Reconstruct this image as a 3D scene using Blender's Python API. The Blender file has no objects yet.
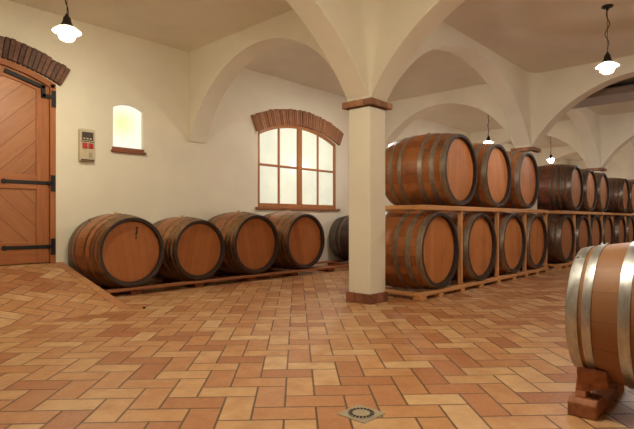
import bpy, bmesh, math, random
from mathutils import Vector, Matrix
PI = math.pi
random.seed(7)
SC = bpy.context.scene
COL = SC.collection

# ------------------------------------------------------------------ helpers
def link(name, bm, mats, parent=None, smooth=False, loc=None):
    bmesh.ops.recalc_face_normals(bm, faces=bm.faces[:])
    me = bpy.data.meshes.new(name)
    bm.to_mesh(me); bm.free()
    if smooth:
        for p in me.polygons: p.use_smooth = True
    for m in (mats if isinstance(mats, (list, tuple)) else [mats]):
        me.materials.append(m)
    o = bpy.data.objects.new(name, me); COL.objects.link(o)
    if parent is not None: o.parent = parent
    if loc is not None: o.location = loc
    return o

def empty(name, loc, rz=0.0):
    o = bpy.data.objects.new(name, None); COL.objects.link(o)
    o.location = loc; o.rotation_euler = (0, 0, rz); o.empty_display_size = .1
    return o

def tag(o, label=None, cat=None, group=None, kind=None):
    if label: o['label'] = label
    if cat: o['category'] = cat
    if group: o['group'] = group
    if kind: o['kind'] = kind
    return o

def smooth_by_angle(o, ang=35):
    me = o.data
    for p in me.polygons: p.use_smooth = True
    me.set_sharp_from_angle(angle=math.radians(ang))

def bevel(o, w=.01, seg=2, ang=40):
    m = o.modifiers.new('bevel', 'BEVEL'); m.width = w; m.segments = seg
    m.limit_method = 'ANGLE'; m.angle_limit = math.radians(ang)
    return o

def box(bm, x0, x1, y0, y1, z0, z1, mi=0):
    v = [bm.verts.new(p) for p in ((x0,y0,z0),(x1,y0,z0),(x1,y1,z0),(x0,y1,z0),(x0,y0,z1),(x1,y0,z1),(x1,y1,z1),(x0,y1,z1))]
    for f in ((3,2,1,0),(4,5,6,7),(0,1,5,4),(1,2,6,5),(2,3,7,6),(3,0,4,7)):
        bm.faces.new([v[i] for i in f]).material_index = mi
    return v

def prism(bm, pts, axis, a0, a1, mi=0):
    """extrude a 2D outline along an axis ('x': pts are (y,z); 'y': pts are (x,z); 'z': pts are (x,y))"""
    def P(p, a):
        return (a, p[0], p[1]) if axis == 'x' else ((p[0], a, p[1]) if axis == 'y' else (p[0], p[1], a))
    A = [bm.verts.new(P(p, a0)) for p in pts]; B = [bm.verts.new(P(p, a1)) for p in pts]
    n = len(pts)
    bm.faces.new(A).material_index = mi; bm.faces.new(B[::-1]).material_index = mi
    for i in range(n):
        bm.faces.new((A[i], B[i], B[(i+1) % n], A[(i+1) % n])).material_index = mi

def lathe(bm, prof, axis='z', n=48, closed=False, mi=None):
    """revolve (r, h) profile; returns nothing. axis z or y"""
    rings = []
    for (r, h) in prof:
        ring = []
        if r < 1e-6:
            p = (0, 0, h) if axis == 'z' else (0, h, 0)
            ring = [bm.verts.new(p)]
        else:
            for k in range(n):
                a = 2*PI*k/n
                ring.append(bm.verts.new((r*math.cos(a), r*math.sin(a), h) if axis == 'z' else (r*math.cos(a), h, r*math.sin(a))))
        rings.append(ring)
    m = len(prof)
    for i in range(m if closed else m-1):
        A, B = rings[i], rings[(i+1) % m]
        mm = 0 if mi is None else mi[i]
        for k in range(n):
            k2 = (k+1) % n
            if len(A) == 1 and len(B) == 1: continue
            if len(A) == 1: f = bm.faces.new((A[0], B[k], B[k2]))
            elif len(B) == 1: f = bm.faces.new((A[k], B[0], A[k2]))
            else: f = bm.faces.new((A[k], B[k], B[k2], A[k2]))
            f.material_index = mm

def tube(bm, pts, r, n=8):
    pts = [Vector(p) for p in pts]; rings = []
    for i, p in enumerate(pts):
        d = (pts[min(i+1, len(pts)-1)] - pts[max(i-1, 0)]).normalized()
        a = d.cross(Vector((0, 1, 0.01)));
        if a.length < .05: a = d.cross(Vector((1, 0, 0)))
        a.normalize(); b = d.cross(a)
        rings.append([bm.verts.new(p + r*(math.cos(2*PI*k/n)*a + math.sin(2*PI*k/n)*b)) for k in range(n)])
    for A, B in zip(rings, rings[1:]):
        for k in range(n): bm.faces.new((A[k], B[k], B[(k+1) % n], A[(k+1) % n]))
    bm.faces.new(rings[0]); bm.faces.new(rings[-1][::-1])

# ------------------------------------------------------------------ materials
def S(r, g, b):   # sRGB 0-255 -> linear
    f = lambda c: (c/12.92 if c <= .04045 else ((c+.055)/1.055)**2.4)
    return (f(r/255), f(g/255), f(b/255), 1)

class N:
    def __init__(s, name):
        s.m = bpy.data.materials.new(name); s.m.use_nodes = True
        s.t = s.m.node_tree; s.t.nodes.clear()
        s.out = s.t.nodes.new('ShaderNodeOutputMaterial')
        s.b = s.t.nodes.new('ShaderNodeBsdfPrincipled')
        s.t.links.new(s.b.outputs[0], s.out.inputs[0])
    def n(s, typ, **kw):
        x = s.t.nodes.new(typ)
        for k, v in kw.items(): setattr(x, k, v)
        return x
    def l(s, a, b): s.t.links.new(a, b)
    def put(s, sock, v):
        if isinstance(v, bpy.types.NodeSocket): s.l(v, sock)
        else: sock.default_value = v
    def math(s, op, a, b=0.0, c=None):
        x = s.n('ShaderNodeMath', operation=op)
        s.put(x.inputs[0], a); s.put(x.inputs[1], b)
        if c is not None: s.put(x.inputs[2], c)
        return x.outputs[0]
    def mix(s, f, a, b, mode='MIX'):
        x = s.n('ShaderNodeMix', data_type='RGBA', blend_type=mode)
        s.put(x.inputs[0], f); s.put(x.inputs[6], a); s.put(x.inputs[7], b)
        return x.outputs[2]
    def ramp(s, f, stops, interp='LINEAR'):
        x = s.n('ShaderNodeValToRGB'); x.color_ramp.interpolation = interp
        e = x.color_ramp.elements
        while len(e) < len(stops): e.new(.5)
        for i, (p, c) in enumerate(stops): e[i].position = p; e[i].color = c
        s.l(f, x.inputs[0]); return x.outputs[0]
    def noise(s, vec, scale, detail=4, rough=.55):
        x = s.n('ShaderNodeTexNoise'); x.inputs['Scale'].default_value = scale
        x.inputs['Detail'].default_value = detail; x.inputs['Roughness'].default_value = rough
        if vec is not None: s.l(vec, x.inputs['Vector'])
        return x.outputs[0]
    def white(s, vec):
        x = s.n('ShaderNodeTexWhiteNoise', noise_dimensions='3D'); s.l(vec, x.inputs['Vector']); return x
    def mapping(s, vec, scale=(1,1,1), rot=(0,0,0), loc=(0,0,0)):
        x = s.n('ShaderNodeMapping'); s.l(vec, x.inputs['Vector'])
        s.put(x.inputs['Scale'], scale); x.inputs['Rotation'].default_value = rot; s.put(x.inputs['Location'], loc)
        return x.outputs[0]
    def coord(s, k='Object'): return s.n('ShaderNodeTexCoord').outputs[k]
    def bump(s, h, strength=.3, dist=.01):
        x = s.n('ShaderNodeBump'); x.inputs['Strength'].default_value = strength
        x.inputs['Distance'].default_value = dist; s.l(h, x.inputs['Height']); s.l(x.outputs[0], s.b.inputs['Normal'])
    def comb(s, x, y, z=0.0):
        c = s.n('ShaderNodeCombineXYZ'); s.put(c.inputs[0], x); s.put(c.inputs[1], y); s.put(c.inputs[2], z); return c.outputs[0]
    def sep(s, v):
        c = s.n('ShaderNodeSeparateXYZ'); s.l(v, c.inputs[0]); return c.outputs
    def objrand(s): return s.n('ShaderNodeObjectInfo').outputs['Random']

def simple(name, col, rough=.5, metal=0.0, var=.12, scale=18, bump=.0):
    M = N(name); v = M.coord()
    n = M.noise(v, scale, 5)
    dark = tuple(c*(1-var) for c in col[:3])+(1,); lite = tuple(min(1, c*(1+var)) for c in col[:3])+(1,)
    M.put(M.b.inputs['Base Color'], M.ramp(n, [(.3, dark), (.7, lite)]))
    M.b.inputs['Roughness'].default_value = rough; M.b.inputs['Metallic'].default_value = metal
    if bump: M.bump(n, bump, .01)
    return M.m

def plaster(name, col):
    M = N(name); v = M.coord()
    a = M.noise(v, 1.1, 5, .6); b = M.noise(v, 38, 3)
    c0 = tuple(c*.93 for c in col[:3])+(1,); c1 = tuple(min(1, c*1.04) for c in col[:3])+(1,)
    M.put(M.b.inputs['Base Color'], M.ramp(a, [(.3, c0), (.7, c1)]))
    M.b.inputs['Roughness'].default_value = .9
    M.b.inputs['Specular IOR Level'].default_value = .2
    M.bump(M.math('ADD', M.math('MULTIPLY', a, 1.5), M.math('MULTIPLY', b, .25)), .25, .02)
    return M.m

WALL = plaster('cream_plaster', (.78, .715, .565, 1))
CEIL = plaster('ceiling_plaster', (.75, .69, .565, 1))

TW = .166      # short side of a floor tile
def tile_floor(name):
    M = N(name); p = M.sep(M.coord())
    k = 1/math.sqrt(2)
    r = M.math('MULTIPLY', M.math('SUBTRACT', p[0], p[1]), k/TW)
    f = M.math('MULTIPLY', M.math('ADD', p[0], p[1]), k/TW)
    r = M.math('ADD', r, .2306/TW + 400); f = M.math('ADD', f, -2.4906/TW + 400)
    i = M.math('FLOOR', r); j = M.math('FLOOR', f)
    fx = M.math('SUBTRACT', r, i); fy = M.math('SUBTRACT', f, j)
    d = M.math('FLOORED_MODULO', M.math('SUBTRACT', i, j), 4.0)
    isV = M.math('GREATER_THAN', d, 1.5)
    nV = M.math('SUBTRACT', 1.0, isV)
    oh = M.math('MULTIPLY', d, nV); ov = M.math('MULTIPLY', M.math('SUBTRACT', 3.0, d), isV)
    lx = M.math('ADD', fx, oh); ly = M.math('ADD', fy, ov)
    Lx = M.math('SUBTRACT', 2.0, isV); Ly = M.math('ADD', 1.0, isV)
    ex = M.math('MINIMUM', lx, M.math('SUBTRACT', Lx, lx)); ey = M.math('MINIMUM', ly, M.math('SUBTRACT', Ly, ly))
    e = M.math('MINIMUM', ex, ey)
    v = M.coord()
    wob = M.math('MULTIPLY', M.math('SUBTRACT', M.noise(v, 30, 3), .5), .03)
    e = M.math('ADD', e, wob)
    tile = M.n('ShaderNodeMapRange', interpolation_type='SMOOTHSTEP'); M.l(e, tile.inputs[0])
    tile.inputs[1].default_value = .018; tile.inputs[2].default_value = .05
    ident = M.comb(M.math('SUBTRACT', i, oh), M.math('SUBTRACT', j, ov), isV)
    wn = M.white(ident)
    base = M.ramp(wn.outputs['Value'], [(0, S(160,100,62)), (.16, S(176,119,78)), (.34, S(188,136,90)), (.55, S(195,147,99)), (.74, S(203,162,115)), (.9, S(211,177,131)), (1, S(168,102,64))])
    # mottling inside each tile, offset per tile so that it does not run across joints
    off = M.n('ShaderNodeVectorMath', operation='MULTIPLY_ADD'); M.l(wn.outputs['Color'], off.inputs[0]); off.inputs[1].default_value = (9, 9, 9); M.l(v, off.inputs[2])
    m1 = M.noise(off.outputs[0], 7, 4, .6); m2 = M.noise(off.outputs[0], 45, 3)
    c = M.mix(M.math('MULTIPLY', M.ramp(m1, [(.35, (0,0,0,1)), (.7, (1,1,1,1))]), .5), base, S(162,100,62))
    c = M.mix(M.math('MULTIPLY', M.ramp(m2, [(.45, (0,0,0,1)), (.75, (1,1,1,1))]), .25), c, S(212,170,120))
    c = M.mix(tile.outputs[0], S(98,68,44), c)
    M.put(M.b.inputs['Base Color'], c)
    M.put(M.b.inputs['Roughness'], M.math('ADD', M.math('MULTIPLY', m1, .25), .26))
    M.b.inputs['Specular IOR Level'].default_value = .4
    M.bump(M.math('ADD', tile.outputs[0], M.math('MULTIPLY', m1, .35)), .35, .006)
    return M.m
FLOOR = tile_floor('herringbone_terracotta')

def border_tile():
    M = N('terracotta_border'); p = M.sep(M.coord())
    q = M.math('MULTIPLY', p[1], 1/.30); i = M.math('FLOOR', q); fy = M.math('SUBTRACT', q, i)
    e = M.math('MINIMUM', fy, M.math('SUBTRACT', 1.0, fy))
    t = M.math('GREATER_THAN', e, .015)
    wn = M.white(M.comb(i, 3.0))
    c = M.ramp(wn.outputs['Value'], [(0, S(178,122,80)), (.5, S(192,140,94)), (1, S(200,154,106))])
    m1 = M.noise(M.coord(), 8, 4)
    c = M.mix(M.math('MULTIPLY', m1, .4), c, S(170,108,68))
    M.put(M.b.inputs['Base Color'], M.mix(t, S(104,70,46), c)); M.b.inputs['Roughness'].default_value = .5
    return M.m
BORDER = border_tile()

def brick(name, cols):
    """bricks are modelled; colour varies per mesh island"""
    M = N(name)
    g = M.n('ShaderNodeNewGeometry').outputs['Random Per Island']
    n = M.noise(M.coord(), 30, 4); big = M.noise(M.coord(), 9, 3)
    k = len(cols)-1
    c = M.ramp(g, [(i/k, x) for i, x in enumerate(cols)])
    c = M.mix(M.math('MULTIPLY', M.ramp(big, [(.4, (0,0,0,1)), (.7, (1,1,1,1))]), .4), c, cols[0])
    c = M.mix(M.math('MULTIPLY', M.ramp(n, [(.5, (0,0,0,1)), (.8, (1,1,1,1))]), .35), c, S(176,140,108))
    M.put(M.b.inputs['Base Color'], c); M.b.inputs['Roughness'].default_value = .85
    M.bump(n, .5, .01)
    return M.m
BRICK_DARK = brick('old_dark_brick', [S(70,48,40), S(98,68,56), S(118,82,66), S(90,70,62), S(132,92,72)])
BRICK_TAN = brick('tan_brick', [S(128,86,58), S(152,104,70), S(166,116,80), S(140,94,64), S(174,126,90)])
BRICK_RED = brick('red_brick', [S(116,68,46), S(142,84,56), S(154,94,62), S(128,74,50), S(160,102,70)])
MORTAR = simple('mortar', S(120,92,68), .9)

def stave_wood(name, cols, stain, rough=.5, dirt=.3, sm=.5):
    """UV: u = stave number, v = distance along the barrel"""
    M = N(name); uv = M.sep(M.coord('UV')); rnd = M.objrand()
    i = M.math('FLOOR', uv[0]); fx = M.math('SUBTRACT', uv[0], i)
    r1 = M.math('MULTIPLY', rnd, 57.0)
    wn = M.white(M.comb(i, r1, 1.0))
    k = len(cols)-1
    c = M.ramp(wn.outputs['Value'], [(a/k, x) for a, x in enumerate(cols)])
    gv = M.comb(M.math('ADD', M.math('MULTIPLY', uv[0], 5.0), M.math('MULTIPLY', wn.outputs['Value'], 30.0)), M.math('MULTIPLY', uv[1], 2.2), r1)
    g = M.noise(gv, 2.0, 6, .65)
    c = M.mix(M.math('MULTIPLY', M.ramp(g, [(.42, (0,0,0,1)), (.72, (1,1,1,1))]), .5), c, cols[0])
    st = M.noise(M.comb(M.math('MULTIPLY', uv[0], .35), M.math('MULTIPLY', uv[1], 2.5), r1), 1.6, 5, .6)
    c = M.mix(M.math('MULTIPLY', M.ramp(st, [(.48, (0,0,0,1)), (.72, (1,1,1,1))]), dirt*1.6), c, stain)
    e = M.math('MINIMUM', fx, M.math('SUBTRACT', 1.0, fx))
    seam = M.math('LESS_THAN', e, .02)
    c = M.mix(M.math('MULTIPLY', seam, sm), c, S(40,24,16))
    M.put(M.b.inputs['Base Color'], c); M.b.inputs['Roughness'].default_value = rough
    M.b.inputs['Specular IOR Level'].default_value = .35
    M.bump(M.math('SUBTRACT', M.math('MULTIPLY', g, .3), seam), .3, .004)
    return M.m
STAVE_L = stave_wood('oak_staves_brown', [S(140,84,48), S(164,102,60), S(178,116,70), S(166,104,62)], S(84,54,36), .33, .35)
STAVE_R = stave_wood('oak_staves_red', [S(142,80,40), S(164,98,50), S(174,108,58), S(154,92,46)], S(66,38,28), .4, .4)
STAVE_D = stave_wood('oak_staves_shaded', [S(98,58,42), S(120,70,50), S(136,78,54), S(112,66,48)], S(66,48,40), .36, .5)  # red-brown oak made darker: shade on the farther racks is in the colour
STAVE_G = stave_wood('oak_staves_grey_unlit', [S(60,46,40), S(74,56,46), S(84,64,52), S(66,50,44)], S(38,30,28), .5, .5)  # dark wood with the barrel's unlit look put into the colour
STAVE_N = stave_wood('oak_staves_new', [S(144,98,64), S(158,112,76), S(164,118,82), S(152,106,72)], S(130,86,52), .5, .3, .22)
CHIME = simple('charred_stave_ends', S(48,32,24), .6)

def head_wood(name, cols, ang=PI/2):
    M = N(name); p = M.sep(M.coord()); rnd = M.objrand(); r1 = M.math('MULTIPLY', rnd, 41.0)
    a = M.math('MULTIPLY', M.math('SUBTRACT', rnd, .5), .5)
    x = M.math('ADD', M.math('MULTIPLY', p[0], M.math('COSINE', a)), M.math('MULTIPLY', p[2], M.math('SINE', a)))
    z = M.math('SUBTRACT', M.math('MULTIPLY', p[2], M.math('COSINE', a)), M.math('MULTIPLY', p[0], M.math('SINE', a)))
    q = M.math('MULTIPLY', x, 1/.105); i = M.math('FLOOR', q); fx = M.math('SUBTRACT', q, i)
    wn = M.white(M.comb(i, r1, 2.0)); k = len(cols)-1
    c = M.ramp(wn.outputs['Value'], [(s/k, t) for s, t in enumerate(cols)])
    g = M.noise(M.comb(M.math('MULTIPLY', x, 30.0), M.math('MULTIPLY', z, 2.0), r1), 1.5, 6, .6)
    c = M.mix(M.math('MULTIPLY', M.ramp(g, [(.4, (0,0,0,1)), (.75, (1,1,1,1))]), .4), c, cols[0])
    blot = M.noise(M.comb(M.math('MULTIPLY', x, 3.0), M.math('MULTIPLY', z, 2.2), r1), 1.3, 5, .6)
    c = M.mix(M.math('MULTIPLY', M.ramp(blot, [(.5, (0,0,0,1)), (.75, (1,1,1,1))]), .35), c, S(112,60,34))
    e = M.math('MINIMUM', fx, M.math('SUBTRACT', 1.0, fx))
    seam = M.math('LESS_THAN', e, .022)
    c = M.mix(M.math('MULTIPLY', seam, .45), c, S(80,44,26))
    M.put(M.b.inputs['Base Color'], c); M.b.inputs['Roughness'].default_value = .5
    M.b.inputs['Specular IOR Level'].default_value = .3
    return M.m
HEAD_L = head_wood('oak_head_brown', [S(154,92,48), S(162,99,54), S(168,104,58)])
HEAD_R = head_wood('oak_head_orange', [S(182,113,58), S(190,121,64), S(196,127,70)])
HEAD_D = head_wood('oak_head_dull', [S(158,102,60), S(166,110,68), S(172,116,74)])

def hoop_metal(name, lo, hi, rough, metal=.85):
    M = N(name); v = M.coord()
    n = M.noise(M.mapping(v, (5, 14, 5)), 2.2, 6, .65); r = M.objrand()
    c = M.ramp(n, [(.3, lo), (.7, hi)])
    M.put(M.b.inputs['Base Color'], c); M.b.inputs['Metallic'].default_value = metal
    M.put(M.b.inputs['Roughness'], M.math('ADD', M.math('MULTIPLY', n, .22), rough-.1))
    return M.m
HOOP_DARK = hoop_metal('dark_steel_hoop', S(124,112,98), S(170,156,138), .40, .7)
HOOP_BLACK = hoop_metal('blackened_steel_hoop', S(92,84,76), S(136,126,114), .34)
HOOP_BROWN = hoop_metal('aged_steel_hoop', S(98,80,62), S(160,136,108), .34, .85)
HOOP_ZINC = hoop_metal('galvanised_hoop', S(160,160,158), S(206,206,204), .34)

def grain_wood(name, lo, hi, rough=.6, scale=(2, 2, 2), axis_long=0):
    M = N(name); sc = [22, 22, 22]; sc[axis_long] = 1.6
    g = M.noise(M.mapping(M.coord(), tuple(sc)), 1.4, 6, .6); b = M.noise(M.coord(), 3.0, 3)
    c = M.ramp(g, [(.3, lo), (.7, hi)])
    c = M.mix(M.math('MULTIPLY', b, .3), c, lo)
    M.put(M.b.inputs['Base Color'], c); M.b.inputs['Roughness'].default_value = rough
    M.b.inputs['Specular IOR Level'].default_value = .3
    M.bump(g, .15, .004)
    return M.m
PINE_X = grain_wood('rack_pine_long', S(190,132,80), S(222,168,112))
PINE_Y = grain_wood('rack_pine_cross', S(190,132,80), S(222,168,112), axis_long=1)
PINE_Z = grain_wood('rack_pine_post', S(190,132,82), S(222,168,114), axis_long=2)
PAL_X = grain_wood('pallet_wood_long', S(138,84,52), S(172,112,72))
PAL_Y = grain_wood('pallet_wood_shaded', S(110,64,42), S(146,90,58), axis_long=1)  # darker than the runners: shade under the pallet is in the colour
OAK_X = grain_wood('cradle_oak', S(130,78,52), S(176,114,76))
FRAME_Z = grain_wood('door_frame_wood', S(150,90,52), S(176,112,68), .45, axis_long=2)
FRAME_X = grain_wood('door_rail_wood', S(150,90,52), S(176,112,68), .45, axis_long=0)
WIN_W = grain_wood('window_frame_wood', S(150,94,50), S(184,122,70), .45, axis_long=2)

def board_panel(name, sign):
    M = N(name); p = M.sep(M.coord())
    k = 1/math.sqrt(2)
    a = M.math('MULTIPLY', M.math('ADD', p[2], M.math('MULTIPLY', p[0], -sign)), k)   # across boards
    b = M.math('MULTIPLY', M.math('ADD', p[0], M.math('MULTIPLY', p[2], sign)), k)    # along boards
    q = M.math('ADD', M.math('MULTIPLY', a, 1/.21), 20.0); i = M.math('FLOOR', q); fx = M.math('SUBTRACT', q, i)
    wn = M.white(M.comb(i, 5.0, sign+2.0))
    c = M.ramp(wn.outputs['Value'], [(0, S(152,94,54)), (.4, S(168,110,64)), (.7, S(180,122,76)), (1, S(160,102,60))])
    g = M.noise(M.comb(M.math('ADD', M.math('MULTIPLY', a, 16.0), M.math('MULTIPLY', wn.outputs['Value'], 20.0)), M.math('MULTIPLY', b, 1.6), 0.0), 1.6, 6, .65)
    c = M.mix(M.math('MULTIPLY', M.ramp(g, [(.4, (0,0,0,1)), (.7, (1,1,1,1))]), .55), c, S(140,80,40))
    e = M.math('MINIMUM', fx, M.math('SUBTRACT', 1.0, fx)); seam = M.math('LESS_THAN', e, .025)
    c = M.mix(M.math('MULTIPLY', seam, .6), c, S(92,50,26))
    M.put(M.b.inputs['Base Color'], c); M.b.inputs['Roughness'].default_value = .45
    M.bump(M.math('SUBTRACT', M.math('MULTIPLY', g, .2), seam), .4, .006)
    return M.m
BOARDS_UP = board_panel('boards_rising', 1.0); BOARDS_DN = board_panel('boards_falling', -1.0)

IRON = simple('black_iron', S(16,13,13), .65, .0)
DARKMETAL = simple('lamp_dark_metal', S(52,48,44), .45, .6)
def opal():
    M = N('white_opal_glass'); M.b.inputs['Base Color'].default_value = (.86,.84,.80,1); M.b.inputs['Roughness'].default_value = .25
    t = M.n('ShaderNodeBsdfTranslucent'); t.inputs[0].default_value = (.9,.88,.84,1)
    mx = M.n('ShaderNodeMixShader'); mx.inputs[0].default_value = .55
    M.l(M.b.outputs[0], mx.inputs[1]); M.l(t.outputs[0], mx.inputs[2]); M.l(mx.outputs[0], M.out.inputs[0])
    return M.m
ENAMEL = opal()
PANELGREY = simple('panel_grey_plastic', S(190,176,146), .5, 0, .04)
PANELDARK = simple('panel_display_dark', S(74,64,60), .25, 0, .2)
RED = simple('red_plastic', S(176,42,36), .4, 0, .08)
STEEL = simple('drain_steel', S(170,158,134), .4, .3, .08)
HOLE = simple('drain_dark_slot', S(26,20,16), .9)
DUCT = simple('duct_grey_brown', S(150,138,126), .7, 0, .06, 4)
BUNG = simple('bung_wood', S(196,160,116), .6)
SILLW = grain_wood('sill_wood', S(128,78,46), S(164,106,66), .55)

def emit(name, col, strength):
    M = N(name)
    M.b.inputs['Base Color'].default_value = (.8,.8,.8,1)
    M.b.inputs['Emission Color'].default_value = col; M.b.inputs['Emission Strength'].default_value = strength
    return M.m
GLOBE = emit('lit_opal_globe', (1, .94, .73, 1), 160)
GLOBE_WARM = emit('lit_opal_globe_warm', (1, .95, .90, 1), 135)
GLOBE_NEAR = emit('lit_opal_globe_bright', (1, .93, .72, 1), 270)
def niche_glow():
    M = N('backlit_niche_glass'); p = M.sep(M.coord())
    # a lamp behind the frosted glass: yellow-green round patch in the upper half
    dx = M.math('SUBTRACT', p[0], 3.585); dz = M.math('SUBTRACT', p[2], 2.48)
    d = M.math('SQRT', M.math('ADD', M.math('MULTIPLY', dx, dx), M.math('MULTIPLY', dz, dz)))
    c = M.ramp(d, [(.04, (.92, 1.0, .46, 1)), (.26, (1, 1.0, .86, 1))])
    M.put(M.b.inputs['Emission Color'], c); M.b.inputs['Base Color'].default_value = (.12, .12, .08, 1); M.b.inputs['Emission Strength'].default_value = .36
    return M.m
NICHE = niche_glow()
def pane_mat():
    M = N('frosted_window_glass'); n = M.noise(M.coord(), 1.6, 4)
    M.put(M.b.inputs['Base Color'], M.ramp(n, [(.35, (.64,.66,.56,1)), (.7, (.80,.80,.66,1))]))
    M.b.inputs['Roughness'].default_value = .12; M.b.inputs['Specular IOR Level'].default_value = .6
    M.b.inputs['Emission Color'].default_value = (.94, 1, .78, 1); M.b.inputs['Emission Strength'].default_value = .17  # slight glow added to brighten panes that only the room lights
    return M.m
PANE = pane_mat()

# ------------------------------------------------------------------ the setting
WN = 7.32                       # wall plane (left wall), along n = +Y
PU = [4.90 + 5.30*k for k in range(-1, 4)]     # pillar lines along X
PN, PN2 = 3.68, -.60           # pillar rows along Y
HW = .165                       # half width of pillars and arches
U0, U1 = -5.7, 26.0             # hall ends
NR = -5.0                       # right wall
ZC = 3.845                       # ceiling edge height

bm = bmesh.new()
v = [bm.verts.new(p) for p in ((U0,NR,0),(U1,NR,0),(U1,WN,0),(U0,WN,0))]; f = bm.faces.new(v)
r = bmesh.ops.extrude_face_region(bm, geom=[f])
for x in r['geom']:
    if isinstance(x, bmesh.types.BMVert): x.co.z -= .15
tag(link('floor', bm, FLOOR), kind='structure')

# ceiling: one shell, each bay very slightly domed
bm = bmesh.new()
xs = [U0] + [p for p in PU] + [U1]; ys = [NR, PN2, PN, WN]
def dome(x, y):
    for a, b in zip(xs, xs[1:]):
        if a <= x <= b: break
    for c, d in zip(ys, ys[1:]):
        if c <= y <= d: break
    tx = (2*(x-a)/(b-a)-1); ty = (2*(y-c)/(d-c)-1)
    return ZC + .025*(1-tx**4)*(1-ty**4)
NX, NY = 120, 48
gx = [U0+(U1-U0)*i/NX for i in range(NX+1)]; gy = [NR+(WN-NR)*j/NY for j in range(NY+1)]
g = [[bm.verts.new((x, y, dome(x, y))) for y in gy] for x in gx]
for i in range(NX):
    for j in range(NY): bm.faces.new((g[i][j], g[i][j+1], g[i+1][j+1], g[i+1][j]))
r = bmesh.ops.extrude_face_region(bm, geom=bm.faces[:])
for x in r['geom']:
    if isinstance(x, bmesh.types.BMVert): x.co.z = ZC+.25
o = link('ceiling', bm, CEIL); smooth_by_angle(o, 40); tag(o, kind='structure')

def wall(name, x0, x1, y0, y1, cut=None):
    bm = bmesh.new(); box(bm, x0, x1, y0, y1, 0, ZC+.2)
    return tag(link(name, bm, WALL), kind='structure')
wall('wall_end', U1, U1+.25, NR, WN); wall('wall_back', U0-.25, U0, NR, WN); wall('wall_right', U0-.25, U1+.25, NR-.25, NR)

def arc_pts(x0, x1, zs, za, n=24):
    """points of a segmental arch from (x0,zs) over apex za to (x1,zs)"""
    h = (x1-x0)/2; s = za-zs; R = (h*h+s*s)/(2*s); c = za-R; m = (x0+x1)/2; a = math.asin(min(1, h/R))
    return [(m+R*math.sin(-a+2*a*k/n), c+R*math.cos(-a+2*a*k/n)) for k in range(n+1)]

# left wall with true openings cut for the door, the niche and the window
DX0, DX1, DZ0, DZS, DZA = .66, 2.605, .405, 2.865, 3.10
WX0, WX1, WZ0, WZS, WZA = 6.26, 8.575, 1.245, 2.70, 2.965
NX0, NX1, NZ0, NZS, NZA = 3.415, 3.895, 2.095, 2.69, 2.765
bm = bmesh.new(); box(bm, U0-.25, U1+.25, WN, WN+.4, -.0, ZC+.2); wl = link('wall_left', bm, WALL)
cutters = []
for (x0, x1, z0, zs, za, dep) in ((DX0,DX1,DZ0-.2,DZS,DZA,.16), (WX0,WX1,WZ0,WZS,WZA,.14), (NX0,NX1,NZ0,NZS,NZA,.20)):
    bm = bmesh.new(); prism(bm, [(x0, z0), (x1, z0)] + arc_pts(x0, x1, zs, za)[::-1], 'y', WN-.2, WN+dep)
    c = link('cutter', bm, WALL); cutters.append(c)
    m = wl.modifiers.new('cut', 'BOOLEAN'); m.object = c; m.operation = 'DIFFERENCE'; m.solver = 'EXACT'
bpy.context.view_layer.update()
dg = bpy.context.evaluated_depsgraph_get()
nm = bpy.data.meshes.new_from_object(wl.evaluated_get(dg)); wl.modifiers.clear(); wl.data = nm
for c in cutters: bpy.data.objects.remove(c)
tag(wl, kind='structure')

# arches
def arch_slab(name, axis, fixed, s0, s1, a0, a1, zs0, zs1, za):
    """wall slab over an arched opening a0..a1 (springing zs0/zs1, apex za); slab spans s0..s1"""
    n = 40; h = (a1-a0)/2; s = za-(zs0+zs1)/2; R = (h*h+s*s)/(2*s); c = za-R; m = (a0+a1)/2
    P = [(s0, zs0)] if s0 < a0 else []
    for k in range(n+1):
        x = a0+(a1-a0)*(.5-.5*math.cos(PI*k/n))
        z = c+math.sqrt(max(0, R*R-(x-m)**2)) + (zs0-zs1)*.5*(-(x-m)/h)
        P.append((x, z))
    if s1 > a1: P.append((s1, zs1))
    bm = bmesh.new(); top = ZC+.12
    def mk(p, z, t): return bm.verts.new((p, fixed+t, z) if axis == 'x' else (fixed+t, p, z))
    rows = [(mk(p, z, -HW), mk(p, z, HW), mk(p, top, HW), mk(p, top, -HW)) for p, z in P]
    for A, B in zip(rows, rows[1:]):
        for k in range(4): bm.faces.new((A[k], A[(k+1) % 4], B[(k+1) % 4], B[k]))
    bm.faces.new(rows[0]); bm.faces.new(rows[-1][::-1])
    o = link(name, bm, WALL); smooth_by_angle(o, 30); tag(o, kind='structure')
    bevel(o, .018, 2, 50); return o
ZS, ZA = 2.43, 3.69
ends = [U0] + PU + [U1]
for row in (PN, PN2):
    for a, b in zip(ends, ends[1:]):
        lo = a+(HW if a != U0 else .02); hi = b-(HW if b != U1 else .02)
        arch_slab('arch', 'x', row, a, b, lo, hi, ZS, ZS, ZA if (hi-lo) > 4 else 3.6)
for p in PU:
    arch_slab('arch', 'y', p, PN+HW, WN, PN+HW, WN-.03, ZS, 2.33, 3.585)
    arch_slab('arch', 'y', p, PN2+HW, PN-HW, PN2+HW, PN-HW, ZS, ZS, 3.58)
    arch_slab('arch', 'y', p, NR, PN2-HW, NR+.02, PN2-HW, ZS, ZS, 3.58)

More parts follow.
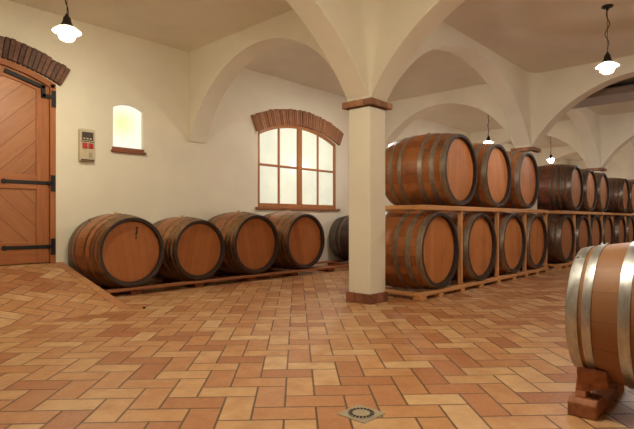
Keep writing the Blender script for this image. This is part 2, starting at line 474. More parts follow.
# rounded inner corners growing out of the pillars
def pendentive(x, y, sx, sy):
    bm = bmesh.new(); rows = []; nz, na = 14, 10
    for i in range(nz+1):
        t = i/nz; z = 2.44+(ZC+.06-2.44)*t; r = .015+.30*t**1.15
        cx, cy = x+sx*(HW+r), y+sy*(HW+r); row = []
        for k in range(na+1):
            a = PI/2*k/na; row.append(bm.verts.new((cx-sx*r*math.cos(a)*1.0, cy-sy*r*math.sin(a), z)))
        row.append(bm.verts.new((x+sx*(HW-.01), y+sy*(HW-.01), z))); rows.append(row)
    m = len(rows[0])
    for A, B in zip(rows, rows[1:]):
        for k in range(m): bm.faces.new((A[k], A[(k+1) % m], B[(k+1) % m], B[k]))
    bm.faces.new(rows[0]); bm.faces.new(rows[-1][::-1])
    o = link('pendentive', bm, WALL); smooth_by_angle(o, 35); tag(o, kind='structure')
for p in PU:
    for sx in (-1, 1):
        for sy in (-1, 1): pendentive(p, PN, sx, sy)
        pendentive(p, PN2, sx, 1)

# pillars
def ring_of_bricks(bm, half, z0, z1, n, gap=.006, depth=.11):
    """square course of bricks, each one its own island"""
    for side in range(4):
        L = 2*half; w = (L-depth)/n
        for k in range(n):
            a0 = -half+k*w+gap/2; a1 = -half+(k+1)*w-gap/2
            dz = random.uniform(-.003, .003); dp = random.uniform(-.004, .004)
            vs = box(bm, a0, a1, -half-dp, -half+depth, z0, z1+dz)
            M = Matrix.Rotation(side*PI/2, 3, 'Z')
            for v in vs: v.co = M @ v.co
def pillar(x, y, label):
    t = empty('pillar', (x, y, 0)); tag(t, label, 'pillar', 'square plaster pillars carrying the arches')
    bm = bmesh.new(); box(bm, -HW, HW, -HW, HW, .10, 2.355); bevel(link('shaft', bm, WALL, t), .022, 3)
    bm = bmesh.new(); box(bm, -HW-.004, HW+.004, -HW-.004, HW+.004, 0, .10, 0); ring_of_bricks(bm, HW+.022, 0, .118, 2)
    bevel(link('plinth', bm, BRICK_RED, t), .005, 1)
    bm = bmesh.new(); box(bm, -HW-.02, HW+.02, -HW-.02, HW+.02, 2.355, 2.43); ring_of_bricks(bm, HW+.06, 2.355, 2.428, 3)
    bevel(link('capital', bm, BRICK_TAN, t), .006, 1)
lab = {(1,0): 'square cream pillar in the middle of the room with brick cap and brick foot',
       (2,0): 'square pillar between the near and the middle barrel rack, brick cap just showing',
       (3,0): 'square pillar between the middle and the far barrel rack, mostly hidden'}
for k, p in enumerate(PU):
    for r_, y in enumerate((PN, PN2)):
        pillar(p, y, lab.get((k, r_), 'square cream plaster pillar with brick cap standing outside the picture' if (k, r_) != (4, 0) else 'square pillar hidden behind the far barrel rack'))

# ramp up to the door
RU, RN, RZ = 2.70, 5.36, .405
def ramp_piece(name, x0, x1, mat, dz=0.0):
    bm = bmesh.new(); prism(bm, [(RN, 0), (WN, 0), (WN, RZ+dz), (RN, dz)] if dz else [(RN, 0), (WN, 0), (WN, RZ)], 'x', x0, x1)
    return link(name, bm, mat)
rp = tag(ramp_piece('ramp', .45, RU-.11, FLOOR), kind='structure')
ed = ramp_piece('border', RU-.11, RU, BORDER, .004); ed.parent = rp

# ------------------------------------------------------------------ arch of standing bricks
def brick_arch(name, x0, x1, zs, za, th, yf, yb, n, mat, parent, over=.0):
    h = (x1-x0)/2; s = za-zs; R = (h*h+s*s)/(2*s); c = za-R; m = (x0+x1)/2; a = math.asin(min(1, h/R))+over
    bm = bmesh.new()
    for k in range(n):
        a0 = -a+2*a*k/n+.0015; a1 = -a+2*a*(k+1)/n-.0015; dp = random.uniform(-.008, .008); dr = random.uniform(-.012, .012)
        q = lambda an, r: (m+r*math.sin(an), c+r*math.cos(an))
        prism(bm, [q(a0, R), q(a1, R), q(a1, R+th+dr), q(a0, R+th+dr)], 'y', yf+dp, yb)
    o = link(name, bm, [mat], parent); bevel(o, .005, 1); return o

# ------------------------------------------------------------------ door
door = empty('door_1', ((DX0+DX1)/2, WN, DZ0)); tag(door, kind='structure')
OFF = Vector((-(DX0+DX1)/2, -WN, -DZ0))
def child(name, bm, mat, parent=door, off=OFF):
    """mesh built in world coordinates, kept under a thing at its base"""
    o = link(name, bm, mat, parent); o.matrix_parent_inverse = Matrix.Translation(off); return o
FW = .075
bm = bmesh.new(); box(bm, DX1-FW, DX1, WN-.02, WN+.14, DZ0, DZS-.0); bevel(child('jamb', bm, FRAME_Z), .006)
bm = bmesh.new(); box(bm, DX0, DX0+FW, WN-.02, WN+.14, DZ0, DZS-.0); bevel(child('jamb', bm, FRAME_Z), .006)
def arc_band(bm, x0, x1, zs, za, th, y0, y1, n=24):
    """curved member following an arch; th measured downward"""
    h = (x1-x0)/2; s = za-zs; R = (h*h+s*s)/(2*s); c = za-R; m = (x0+x1)/2; a = math.asin(min(1, h/R))
    prev = None
    for k in range(n+1):
        an = -a+2*a*k/n; q = lambda r: (m+r*math.sin(an), c+r*math.cos(an))
        o_, i_ = q(R), q(R-th)
        ring = [bm.verts.new((o_[0], y0, o_[1])), bm.verts.new((o_[0], y1, o_[1])), bm.verts.new((i_[0], y1, i_[1])), bm.verts.new((i_[0], y0, i_[1]))]
        if prev:
            for t in range(4): bm.faces.new((prev[t], prev[(t+1) % 4], ring[(t+1) % 4], ring[t]))
        else: bm.faces.new(ring)
        prev = ring
    bm.faces.new(prev[::-1])
bm = bmesh.new(); arc_band(bm, DX0, DX1, DZS, DZA, FW, WN-.02, WN+.14); child('arched_head', bm, FRAME_X)
mid = (DX0+DX1)/2
def topz(x, drop):
    h = (DX1-DX0)/2; s = DZA-DZS; R = (h*h+s*s)/(2*s); c = DZA-R
    return c+math.sqrt((R-drop)**2-(x-mid)**2)
for side in (1, -1):
    X = lambda d: mid+side*d         # d measured from the meeting line
    lf = empty('door_leaf', (0, 0, 0)); lf.parent = door
    lf.location = (side*.44, .05, 0)
    lo = OFF - Vector((side*.44, .05, 0))
    def lc(name, bm, mat): return child(name, bm, mat, lf, lo)
    wd = DX1-FW-mid-.004
    def xr(a, b): return (min(X(a), X(b)), max(X(a), X(b)))
    y0, y1 = WN+.012, WN+.065
    def strip(bm, a, b, z0, z1fun, y0=y0, y1=y1, n=10):
        q0, q1 = xr(a, b)
        pts = [(q0, z0), (q1, z0)] + [(q1+(q0-q1)*k/n, z1fun(q1+(q0-q1)*k/n)) for k in range(n+1)]
        prism(bm, pts, 'y', y0, y1)
    bm = bmesh.new(); strip(bm, wd-.16, wd, DZ0+.01, lambda x: topz(x, FW+.006)); bevel(lc('stile', bm, FRAME_Z), .005)
    bm = bmesh.new(); strip(bm, .004, .13, DZ0+.01, lambda x: topz(x, FW+.006)); bevel(lc('stile', bm, FRAME_Z), .005)
    for nm_, z0, z1 in (('bottom_rail', DZ0+.01, .70), ('middle_rail', 1.41, 1.60)):
        bm = bmesh.new(); box(bm, *xr(.13, wd-.16), y0, y1, z0, z1); bevel(lc(nm_, bm, FRAME_X), .005)
    bm = bmesh.new(); q0, q1 = xr(.13, wd-.16)
    n = 14; up = [(q0+(q1-q0)*k/n, topz(q0+(q1-q0)*k/n, FW+.006)) for k in range(n+1)]; dn = [(x, z-.13) for x, z in up]
    prism(bm, up+dn[::-1], 'y', y0, y1); bevel(lc('top_rail', bm, FRAME_X), .005)
    bm = bmesh.new(); box(bm, q0-.005, q1+.005, y0+.022, y1-.005, .69, 1.42); lc('lower_panel', bm, BOARDS_DN if side > 0 else BOARDS_UP)
    bm = bmesh.new(); strip(bm, .125, wd-.155, 1.59, lambda x: topz(x, FW+.12), y0+.022, y1-.005); lc('upper_panel', bm, BOARDS_UP if side > 0 else BOARDS_DN)
    # black strap hinges
    D = lambda xw: xw if side > 0 else 2*mid-xw
    for zc, x_end in ((1.50, 1.98), (.632, 1.985)):
        bm = bmesh.new(); a, b = sorted((D(x_end), D(2.55))); box(bm, a, b, y0-.012, y0-.0005, zc-.024, zc+.024)
        e = D(x_end); bmesh.ops.create_cone(bm, cap_ends=True, segments=16, radius1=.034, radius2=.034, depth=.012, matrix=Matrix.Translation((e, y0-.0065, zc)) @ Matrix.Rotation(PI/2, 4, 'X'))
        a, b = sorted((D(2.535), D(2.595))); box(bm, a, b, WN-.036, WN-.0205, zc-.11, zc+.11)
        a, b = sorted((D(2.50), D(2.56))); box(bm, a, b, WN-.036, y0-.0005, zc-.024, zc+.024)
        bevel(lc('strap_hinge', bm, IRON), .003, 1)
    bm = bmesh.new()
    path = [(2.00, 2.925), (2.44, 2.80), (2.445, 2.685), (2.56, 2.68)]; path = [(D(x), z) for x, z in path]; w = .024
    for (xa, za), (xb, zb) in zip(path, path[1:]):
        d = Vector((xb-xa, zb-za)).normalized(); p = Vector((-d.y, d.x))*w; d = d*w*.8
        prism(bm, [(xa-d.x+p.x, za-d.y+p.y), (xb+d.x+p.x, zb+d.y+p.y), (xb+d.x-p.x, zb+d.y-p.y), (xa-d.x-p.x, za-d.y-p.y)], 'y', WN-.036, y0-.0005)
    a, b = sorted((D(2.545), D(2.6))); box(bm, a, b, WN-.037, WN-.0205, 2.545, 2.77)
    lc('strap_hinge', bm, IRON)
brick_arch('brick_arch', DX0-.02, DX1+.055, DZS-.01, DZA, .27, WN-.075, WN+.05, 36, BRICK_DARK, door, .0).matrix_parent_inverse = Matrix.Translation(OFF)

# ------------------------------------------------------------------ window
win = empty('window_1', ((WX0+WX1)/2, WN, WZ0)); tag(win, kind='structure')
WO = Vector((-(WX0+WX1)/2, -WN, -WZ0))
wc = lambda name, bm, mat: child(name, bm, mat, win, WO)
wm = (WX0+WX1)/2; yf, yb = WN+.005, WN+.075
def wtop(x, drop=0):
    h = (WX1-WX0)/2; s = WZA-WZS; R = (h*h+s*s)/(2*s); c = WZA-R
    return c+math.sqrt((R-drop)**2-(x-wm)**2)
bm = bmesh.new()
box(bm, WX0, WX0+.06, yf, yb, WZ0, WZS); box(bm, WX1-.06, WX1, yf, yb, WZ0, WZS); box(bm, WX0+.06, WX1-.06, yf, yb, WZ0, WZ0+.08)
arc_band(bm, WX0, WX1, WZS, WZA, .065, yf, yb); bevel(wc('window_frame', bm, WIN_W), .006)
bm = bmesh.new(); box(bm, wm-.06, wm+.06, yf-.012, yb, WZ0+.08, wtop(wm)-.06); bevel(wc('mullion', bm, WIN_W), .006)
for x in ((WX0+.06+wm-.06)/2, (WX1-.06+wm+.06)/2):
    bm = bmesh.new(); box(bm, x-.022, x+.022, yf+.01, yb-.005, WZ0+.08, wtop(x)-.06); bevel(wc('glazing_bar', bm, WIN_W), .004)
for x0, x1 in ((WX0+.06, wm-.06), (wm+.06, WX1-.06)):
    bm = bmesh.new(); box(bm, x0, x1, yf+.012, yb-.006, 2.055, 2.10); bevel(wc('glazing_bar', bm, WIN_W), .004)
xsn = [WX0+.055, (WX0+wm)/2, wm, (WX1+wm)/2, WX1-.055]
for a, b in zip(xsn, xsn[1:]):
    bm = bmesh.new(); box(bm, a+.002, b-.002, yf+.035, yf+.043, WZ0+.07, 2.076); wc('pane', bm, PANE)
    bm = bmesh.new(); pts = [(a+.002, 2.08), (b-.002, 2.08)] + [(b-.002+(a-b+.004)*k/8, wtop(b-.002+(a-b+.004)*k/8)-.04) for k in range(9)]
    prism(bm, pts, 'y', yf+.035, yf+.043); wc('pane', bm, PANE)
bm = bmesh.new(); box(bm, WX0-.06, WX1+.10, WN-.05, WN+.02, WZ0-.045, WZ0-.001); bevel(wc('window_sill', bm, SILLW), .006)
brick_arch('brick_arch', WX0-.03, WX1+.08, WZS-.01, WZA-.005, .32, WN-.055, WN+.05, 46, BRICK_TAN, win, .004).matrix_parent_inverse = Matrix.Translation(WO)

# ------------------------------------------------------------------ lit niche
ni = empty('window_2', ((NX0+NX1)/2, WN, NZ0)); tag(ni, kind='structure'); NO = Vector((-(NX0+NX1)/2, -WN, -NZ0))
bm = bmesh.new(); prism(bm, [(NX0, NZ0+.005), (NX1, NZ0+.005)] + arc_pts(NX0, NX1, NZS, NZA)[::-1], 'y', WN+.05, WN+.062)
child('pane', bm, NICHE, ni, NO)
bm = bmesh.new(); box(bm, NX0-.03, NX1+.035, WN-.055, WN+.04, NZ0-.075, NZ0-.04); box(bm, NX0-.01, NX1+.01, WN-.03, WN+.04, NZ0-.04, NZ0+.005)
bevel(child('window_sill', bm, BRICK_RED, ni, NO), .005)

# ------------------------------------------------------------------ control panel on the wall
cp = empty('control_panel', (3.01, WN, 1.835)); cp.scale = (.9, 1, 1); tag(cp, 'grey plastic control box with dark display and two red switches on the wall', 'control panel')
bm = bmesh.new(); box(bm, -.118, .118, -.075, 0, 0, .465); bevel(link('housing', bm, PANELGREY, cp), .014, 2)
bm = bmesh.new(); box(bm, -.088, .088, -.083, -.074, .30, .42); dsp = bevel(link('display', bm, PANELDARK, cp), .004, 1)
bm = bmesh.new()
for k in range(3): box(bm, -.07+.05*k, -.04+.05*k, -.086, -.082, .315, .335)
link('display_keys', bm, PANELGREY, dsp)
for sx in (-.046, .048):
    bm = bmesh.new(); box(bm, sx-.038, sx+.038, -.095, -.074, .185, .262); bevel(link('red_switch', bm, RED, cp), .008, 2)
bm = bmesh.new(); box(bm, .02, .075, -.08, -.074, .05, .13); box(bm, .03, .065, -.085, -.079, .06, .12); link('socket_cover', bm, STEEL, cp)
bm = bmesh.new(); box(bm, -.1, .1, -.082, -.074, .012, .03); link('seam_strip', bm, PANELDARK, cp)
bm = bmesh.new(); box(bm, -.105, .105, -.08, -.074, .278, .288); link('seam_strip', bm, PANELDARK, cp)

# ------------------------------------------------------------------ lamps
def make_lamp(drop=.86):
    t = empty('pendant_lamp', (0, 0, 0))      # origin at the ceiling rose
    bm = bmesh.new(); lathe(bm, [(0, 0), (.07, 0), (.07, -.018), (.05, -.03), (.016, -.036), (.016, -.06), (0, -.06)], n=24); link('ceiling_rose', bm, DARKMETAL, t, True)
    bm = bmesh.new(); zt = -drop+.25
    pts = []
    for k in range(25):
        s = k/24; z = -.05+(zt+.05)*s
        pts.append(((.006+.018*math.sin(PI*s))*math.sin(s*15), (.006+.012*math.sin(PI*s))*math.cos(s*11), z))
    tube(bm, pts, .006, 6); link('cable', bm, DARKMETAL, t, True)
    bm = bmesh.new(); tube(bm, [(0, 0, -.05), (0.0, 0, zt)], .004, 6); link('hanging_chain', bm, DARKMETAL, t, True)
    bm = bmesh.new(); z = -drop
    lathe(bm, [(0, z+.29), (.016, z+.285), (.022, z+.262), (.036, z+.25), (.042, z+.215), (.054, z+.18), (.074, z+.155), (.076, z+.144), (0, z+.144)], n=32); link('cap', bm, DARKMETAL, t, True)
    bm = bmesh.new()
    lathe(bm, [(.067, z+.148), (.105, z+.130), (.138, z+.100), (.141, z+.095), (.138, z+.094), (.103, z+.125), (.067, z+.142)], n=48, closed=True); link('lamp_shade', bm, ENAMEL, t, True)
    bm = bmesh.new()
    lathe(bm, [(0, z+.135), (.055, z+.133), (.078, z+.105), (.084, z+.075), (.079, z+.042), (.062, z+.016), (.034, z+.003), (0, z)], n=40); link('globe', bm, GLOBE, t, True)
    return t
def copy_tree(o, parent=None):
    c = o.copy(); COL.objects.link(c)
    if parent is not None: c.parent = parent; c.matrix_parent_inverse = o.matrix_parent_inverse.copy()
    for ch in list(o.children): copy_tree(ch, c)
    return c
lamps = [(2.09, 5.55, .965, 'lit pendant lamp hanging in front of the door wall, upper left corner'),
         (7.55, 1.655, .91, 'lit pendant lamp hanging highest on the right, on a wavy chain from its ceiling rose'),
         (12.75, 5.58, .93, 'small pendant lamp with dark cap just above the barrels on the near rack'),
         (17.8, 5.6, .93, 'small distant pendant lamp hanging over the gap between two barrel racks'),
         (7.5, 5.6, .93, 'lit pendant lamp hidden behind the square pillar, in front of the arched window'),
         (2.2, 1.5, .93, 'lit pendant lamp overhead in the nearest bay, above the picture'),
         (23.2, 5.6, .93, 'lit pendant lamp in the farthest bay, hidden behind arches'),
         (2.2, -2.8, .93, 'lit pendant lamp in the bay behind the viewer'),
         (13.2, 1.6, .93, 'lit pendant lamp beyond the right-hand arch, outside the right edge'),
         (18.3, 1.6, .93, 'lit pendant lamp above the far aisle, outside the right edge')]
lp = make_lamp(lamps[0][2])
for i, (x, y, d, lb) in enumerate(lamps):
    o = lp if i == 0 else (make_lamp(d) if d != .93 else (lp9 if i == 2 else copy_tree(lp9)))
    if i == 1: lp9 = make_lamp(.93)
    o.location = (x, y, dome(x, y)); o.rotation_euler.z = i*1.1
    tag(o, lb, 'lamp', 'pendant lamps')
    if i in (1, 2, 3, 5, 6, 7, 8, 9):
        for ch in o.children:
            if ch.name.startswith('globe'): ch.material_slots[0].link = 'OBJECT'; ch.material_slots[0].material = GLOBE_NEAR if i == 5 else GLOBE_WARM

# ------------------------------------------------------------------ barrels
def make_barrel(L, Rh, Rb, stave, headm, hoopm, hoops, staves=26):
    """lying along Y, front head at -L/2; origin on the ground line below the middle"""
    t = empty('wine_barrel', (0, 0, 0)); zc = Rb
    R = lambda y: Rb-(Rb-Rh)*(2*abs(y)/L)**2
    bm = bmesh.new(); uvl = bm.loops.layers.uv.new('UVMap')
    ns = staves*3; ny = 28; rec = .048; th = .042
    prof = [(R(-L/2+L*k/ny), -L/2+L*k/ny, 0) for k in range(ny+1)]
    prof = [(Rh-th, -L/2+rec+.02, 1), (Rh-th+.004, -L/2+.004, 1)] + [(Rh-.004, -L/2, 1)] + prof[0:1] + prof[1:-1] + prof[-1:] + [(Rh-.004, L/2, 1), (Rh-th+.004, L/2-.004, 1), (Rh-th, L/2-rec-.02, 1)]
    prof[3] = (Rh, -L/2+.004, 0); prof[-4] = (Rh, L/2-.004, 0)
    rings = []
    for (r, y, m) in prof:
        rings.append([bm.verts.new((r*math.sin(2*PI*k/ns), y, zc-r*math.cos(2*PI*k/ns))) for k in range(ns)])
    for a in range(len(prof)-1):
        mi = 1 if (prof[a][2] or prof[a+1][2]) else 0
        for k in range(ns):
            k2 = (k+1) % ns
            f = bm.faces.new((rings[a][k], rings[a][k2], rings[a+1][k2], rings[a+1][k])); f.material_index = mi; f.smooth = True
            for lo, (kk, aa) in zip(f.loops, ((k, a), (k+1, a), (k+1, a+1), (k, a+1))): lo[uvl].uv = (kk/3.0, prof[aa][1])
    o = link('body', bm, [stave, CHIME], t); o.data.set_sharp_from_angle(angle=math.radians(40))
    for s in (-1, 1):
        bm = bmesh.new(); y0 = s*(L/2-rec); y1 = s*(L/2-rec-.022)
        lathe(bm, [(0, y0), (Rh-th-.012, y0), (Rh-th+.002, (y0+y1)/2), (Rh-th-.012, y1), (0, y1)], axis='y', n=60)
        o = link('head', bm, headm, t, loc=(0, 0, zc)); smooth_by_angle(o, 30)
    for (a, b) in hoops:                      # as fractions of the half length, from the end
        for s in (-1, 1):
            ya = s*(L/2-a*L); yb = s*(L/2-b*L)
            bm = bmesh.new(); g = .0015; w = .005
            lathe(bm, [(R(ya)+g, ya), (R((ya+yb)/2)+g, (ya+yb)/2), (R(yb)+g, yb), (R(yb)+w, yb), (R((ya+yb)/2)+w+.001, (ya+yb)/2), (R(ya)+w, ya)], axis='y', n=ns, closed=True)
            an = random.uniform(.6, 2.4)
            for q in (-.012, .012):
                rr = R((ya+yb)/2)+w+.001
                bmesh.ops.create_uvsphere(bm, u_segments=8, v_segments=6, radius=.008, matrix=Matrix.Translation((rr*math.cos(an)*-1, (ya+yb)/2+q, rr*math.sin(an))) )
            o = link('hoop', bm, hoopm, t, loc=(0, 0, zc)); smooth_by_angle(o, 50)
    bm = bmesh.new(); lathe(bm, [(0, Rb*2-.02), (.028, Rb*2-.02), (.03, Rb*2+.018), (.024, Rb*2+.024), (0, Rb*2+.024)], n=16); smooth_by_angle(link('bung', bm, BUNG, t), 30)
    return t
def place(proto, x, yfront, zc, L, Rb, s=1.0, roll=0.0, label=None, group=None, first=set(), sy=None, yaw=0.0):
    o = proto if proto.name not in first else copy_tree(proto)
    first.add(proto.name)
    o.scale = (s, sy or s, s)
    o.location = (x, yfront+(sy or s)*L/2, zc-Rb*s); o.rotation_euler.z = yaw
    return tag(o, label, 'barrel', group)
GL = 'barrels lying in the row along the window wall'
GN = 'barrels on the rack nearest the pillar'; GM = 'barrels on the middle rack'; GF = 'barrels on the far rack'
HP = [(.004, .075), (.15, .215), (.315, .375)]
HD = [(.004, .085), (.125, .20), (.24, .315), (.36, .40)]
HL = [(.004, .06), (.09, .14), (.165, .215), (.31, .36)]
LB, RhB, RbB = 1.05, .485, .545
pr_l = make_barrel(1.0, .45, .505, STAVE_L, HEAD_L, HOOP_BROWN, HL)
pr_lg = make_barrel(1.0, .45, .505, STAVE_G, HEAD_D, HOOP_BLACK, HL)  # darker hoops carry the same unlit look
pr_r = make_barrel(LB, RhB, RbB, STAVE_R, HEAD_R, HOOP_DARK, HP)
pr_d = make_barrel(LB, RhB, RbB, STAVE_D, HEAD_D, HOOP_BLACK, HD)
LRZ = .10                       # top of the left pallet's beams
def rest(Rh, Rb, s, t=.115): return s*(Rb-(Rb-Rh)*(1-2*t)**2)
left = [(3.19, 1.0, pr_l, 'brown oak barrel leftmost in the row by the ramp, dark mark on its head'),
        (4.245, .96, pr_l, 'small brown oak barrel, second from the ramp in the row under the niche wall'),
        (5.34, 1.05, pr_l, 'large oak barrel, third from the ramp, left of the window sill'),
        (6.50, 1.08, pr_l, 'large oak barrel below the arched window, fourth from the ramp'),
        (8.70, 1.03, pr_lg, 'dark grey unlit barrel peeping out from behind the left side of the pillar')]
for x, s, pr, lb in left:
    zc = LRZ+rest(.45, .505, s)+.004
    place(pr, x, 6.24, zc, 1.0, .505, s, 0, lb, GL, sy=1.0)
def rack_z(level): return (.09 if level == 0 else 1.185)+rest(RhB, RbB, 1.0)+.004
ord_ = ['first', 'second', 'third', 'fourth']
for (pr, bots, tops, gname, rk, after) in (
        (pr_r, (5.87, 7.09, 8.36, 9.455), (6.447, 7.707, 9.0), GN, 'near rack', 'the pillar'),
        (pr_d, (11.22, 12.45, 13.58, 14.74), (11.88, 13.12, 14.34), GM, 'middle rack', 'its left end'),
        (pr_d, (16.3, 17.5, 18.7), (16.75, 17.95), GF, 'far rack', 'its left end')):
    for i, x in enumerate(bots):
        place(pr, x, 3.19+random.uniform(-.01, .01), rack_z(0), LB, RbB, 1.0, 0, '%s barrel on the bottom level of the %s, %s from %s' % ('dark-hooped oak' if pr is pr_r else 'dark shaded', rk, ord_[i], after), gname)
    for i, x in enumerate(tops):
        place(pr, x, 3.19+random.uniform(-.01, .01), rack_z(1), LB, RbB, 1.0, 0, '%s barrel on the top level of the %s, %s from %s' % ('orange-headed oak' if pr is pr_r else 'dark-hooped', rk, ord_[i], after), gname)
# foreground barrel
LN, RhN, RbN = .92, .333, .39
pr_n = make_barrel(LN, RhN, RbN, STAVE_N, HEAD_R, HOOP_ZINC, [(.004, .066), (.088, .135), (.265, .32)], 16)
place(pr_n, 3.06, .79-LN, .505, LN, RbN, 1.0, 0, 'light oak barrel with shiny galvanised hoops on a cradle in the right foreground', None)

# dark drip mark on the first barrel's head
mk = [o for o in bpy.data.objects if o.get('label', '').startswith('brown oak barrel leftmost')][0]
bm = bmesh.new(); random.seed(3)
pts = [(.020, .20), (.05, .235), (.075, .30), (.06, .34), (.085, .365), (.06, .345), (.045, .31), (.05, .27), (.03, .235), (.045, .19), (.06, .17), (.03, .175)]
pts = [(.050, .155), (.072, .175), (.062, .215), (.085, .245), (.080, .30), (.094, .325), (.072, .33), (.056, .318), (.062, .27), (.048, .235), (.054, .195)]
prism(bm, [(x, z+.505) for x, z in pts], 'y', -.5+.0435, -.5+.0485); hd = min((c for c in mk.children if c.name.startswith('head')), key=lambda c: c.data.vertices[0].co.y)
link('drip_mark', bm, CHIME, hd, loc=(0, 0, -.505))

# ------------------------------------------------------------------ racks
rk = empty('barrel_pallet', (6.1, 6.75, 0)); tag(rk, 'long low wooden pallet under the row of barrels along the window wall', 'pallet')
X0, X1 = 2.83-6.1, 9.4-6.1
for y in (-.52, .35):
    bm = bmesh.new(); box(bm, X0, X1, y, y+.11, .064, LRZ); bevel(link('runner', bm, PAL_X, rk), .005)
for k in range(7):
    x = X0+.35+(X1-X0-.6)*k/6
    bm = bmesh.new(); box(bm, x, x+.16, -.46, .45, 0, .0635); bevel(link('block', bm, PAL_Y, rk), .005)

def rack(x0, x1, bots, label):
    c = (x0+x1)/2; t = empty('barrel_rack', (c, 3.73, 0)); tag(t, label, 'rack', 'two-level wooden barrel racks')
    a, b = x0-c, x1-c; yf0, yf1, yb0, yb1 = -.535, -.435, .40, .50
    for (nm_, y0, y1) in (('front_beam', yf0, yf1), ('back_beam', yb0, yb1)):
        bm = bmesh.new(); box(bm, a, b, y0, y1, .045, .09); bevel(link(nm_, bm, PINE_X, t), .005)
        bm = bmesh.new(); box(bm, a, b, y0, y1, 1.125, 1.185); bevel(link('shelf_beam', bm, PINE_X, t), .005)
    for x in (a, b-.09):
        bm = bmesh.new(); box(bm, x, x+.09, yf1+.001, yb0-.001, .047, .088); bevel(link('end_beam', bm, PINE_Y, t), .005)
        bm = bmesh.new(); box(bm, x, x+.09, yf1+.001, yb0-.001, 1.13, 1.184); bevel(link('end_beam', bm, PINE_Y, t), .005)
    feet = [a+.0] + [(p+q)/2-c-.06 for p, q in zip(bots, bots[1:])] + [b-.12]
    feet += [p-c-.06 for p in bots]
    for x in feet:
        for (y0, y1) in ((yf0+.002, yf1+.03), (yb0-.03, yb1-.002)):
            bm = bmesh.new(); box(bm, x, x+.12, y0, y1, 0, .0445); bevel(link('foot', bm, PINE_Y, t), .004, 1)
    for x in [(p+q)/2-c for p, q in zip(bots, bots[1:])] + [b-.025]:
        for (y0, y1) in ((yf0+.02, yf0+.075), (yb1-.075, yb1-.02)):
            bm = bmesh.new(); box(bm, x-.025, x+.025, y0, y1, .0905, 1.1245); bevel(link('post', bm, PINE_Z, t), .004, 1)
    return t
rack(5.37, 10.02, (5.87, 7.09, 8.36, 9.455), 'two-level wooden rack of stacked barrels right behind the pillar')
rack(10.72, 15.32, (11.22, 12.45, 13.58, 14.74), 'two-level wooden rack of barrels in the middle, beyond the second pillar')
rack(15.80, 19.3, (16.3, 17.5, 18.7), 'two-level wooden rack of barrels farthest away at the right edge')

# cradle under the foreground barrel
cr = empty('barrel_cradle', (3.06, .60, 0)); tag(cr, 'rough wooden cradle block under the galvanised-hoop barrel in the right foreground', 'cradle')
Rat = lambda y: RbN-(RbN-RhN)*(2*abs(y-(.79-LN/2))/LN)**2
def cradle_half(sg, yc, Rc, zc, lead):
    # foot block
    bm = bmesh.new()
    prism(bm, [(sg*x, z) for x, z in ((.315, 0), (.13, 0), (.13, .07), (.16, .09), (.29, .09), (.315, .07))], 'y', yc-.05, yc+.085)
    bevel(link('foot', bm, OAK_X, cr), .008)
    # flaring arm, narrow at the foot and wide where it carries the barrel
    bm = bmesh.new(); zr = lambda x: zc-math.sqrt((Rc+.004)**2-x*x)
    arc = [(.11+(.27-.11)*k/8, zr(.11+(.27-.11)*k/8)) for k in range(9)]
    pts = [(.275, .0905), (.185, .0905), (.175, .115), (.12, arc[0][1]-.025)] + arc + [(.282, arc[-1][1]-.02), (.265, .165), (.262, .12)]
    prism(bm, [(sg*x, z) for x, z in pts], 'y', yc-.085, yc+.05)
    for v in bm.verts:
        if v.co.z < .13: v.co.y = yc+.02+lead*.02+(v.co.y-yc)*.38
    bevel(link('arm', bm, OAK_X, cr), .005)
for yy in (.70, -.06):
    Rc = max(Rat(yy+.085), Rat(yy-.095))
    for sg in (1, -1): cradle_half(sg, yy-.60, Rc, .505, 1 if yy > 0 else -1)
    bm = bmesh.new(); box(bm, -.1295, .1295, yy-.05-.6, yy+.05-.6, 0, .05); bevel(link('tie_board', bm, OAK_X, cr), .005)

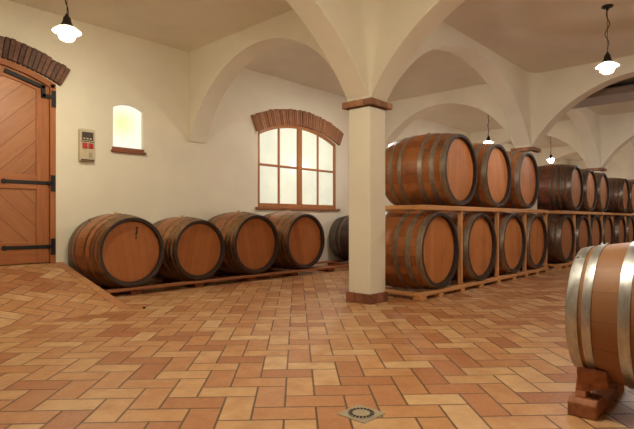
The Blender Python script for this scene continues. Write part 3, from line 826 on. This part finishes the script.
# ------------------------------------------------------------------ drain in the floor
dr = empty('floor_drain', (2.037, 1.567, 0)); tag(dr, 'small square metal floor drain with a ring of slots in the tiles, front centre', 'drain')
bm = bmesh.new(); box(bm, -.09, .09, -.09, .09, 0, .004); bevel(link('drain_plate', bm, STEEL, dr), .002, 1)
bm = bmesh.new(); lathe(bm, [(0, .0045), (.072, .0045), (.072, .0062), (0, .0062)], n=40); grt = link('grate', bm, STEEL, dr)
bm = bmesh.new()
for k in range(20):
    a = 2*PI*k/20; vs = box(bm, .046, .068, -.0065, .0065, .0062, .0068); M = Matrix.Rotation(a, 3, 'Z')
    for v in vs: v.co = M @ v.co
link('slots', bm, HOLE, grt)
st = bmesh.new(); lathe(st, [(0, 0), (.016, 0), (.016, .012), (.008, .018), (0, .018)], n=16)
o = link('floor_stud', st, HOLE, loc=(2.80, 5.23, 0)); tag(o, 'tiny dark stud in the floor at the foot of the ramp corner', 'stud')

# ------------------------------------------------------------------ duct under the far vault
du = empty('ventilation_duct', (12.2, 1.55, 3.60)); tag(du, 'wide grey duct hanging under the ceiling beyond the right-hand arch', 'duct')
bm = bmesh.new(); box(bm, -.45, .45, -1.97, 1.97, 0, .15); bevel(link('duct_body', bm, DUCT, du), .01)
for y in (-1.4, 0, 1.4):
    bm = bmesh.new(); box(bm, -.40, .40, y-.02, y+.02, .1505, .33); link('hanger', bm, IRON, du)
bm = bmesh.new(); box(bm, -.47, -.455, -1.97, 1.97, .15, .20); link('gap_shadow_strip', bm, IRON, du)  # black strip standing in for the shadow gap above the duct

# ------------------------------------------------------------------ camera, world, view
cam = bpy.data.cameras.new('camera'); co = bpy.data.objects.new('camera', cam); COL.objects.link(co)
AL = math.radians(42.6615)
co.location = (0, 0, 1.0); co.rotation_euler = (PI/2, 0, PI/2-AL-PI/2)
head = math.atan2(math.sin(AL), math.cos(AL))
co.rotation_euler = (PI/2, 0, head-PI/2)
cam.sensor_width = 36; cam.lens = 497/634*36; cam.shift_y = 5.2/634; cam.clip_start = .02
SC.camera = co
w = bpy.data.worlds.new('world'); SC.world = w; w.use_nodes = True
w.node_tree.nodes['Background'].inputs[0].default_value = (.9, .75, .55, 1); w.node_tree.nodes['Background'].inputs[1].default_value = .05
vs = SC.view_settings; vs.view_transform = 'Standard'; vs.look = 'None'; vs.exposure = 1.36; vs.gamma = 1.0; vs.use_curve_mapping = False
SC.cycles.use_denoising = True
SC.cycles.max_bounces = 10; SC.cycles.diffuse_bounces = 6
SC.cycles.sample_clamp_indirect = 8
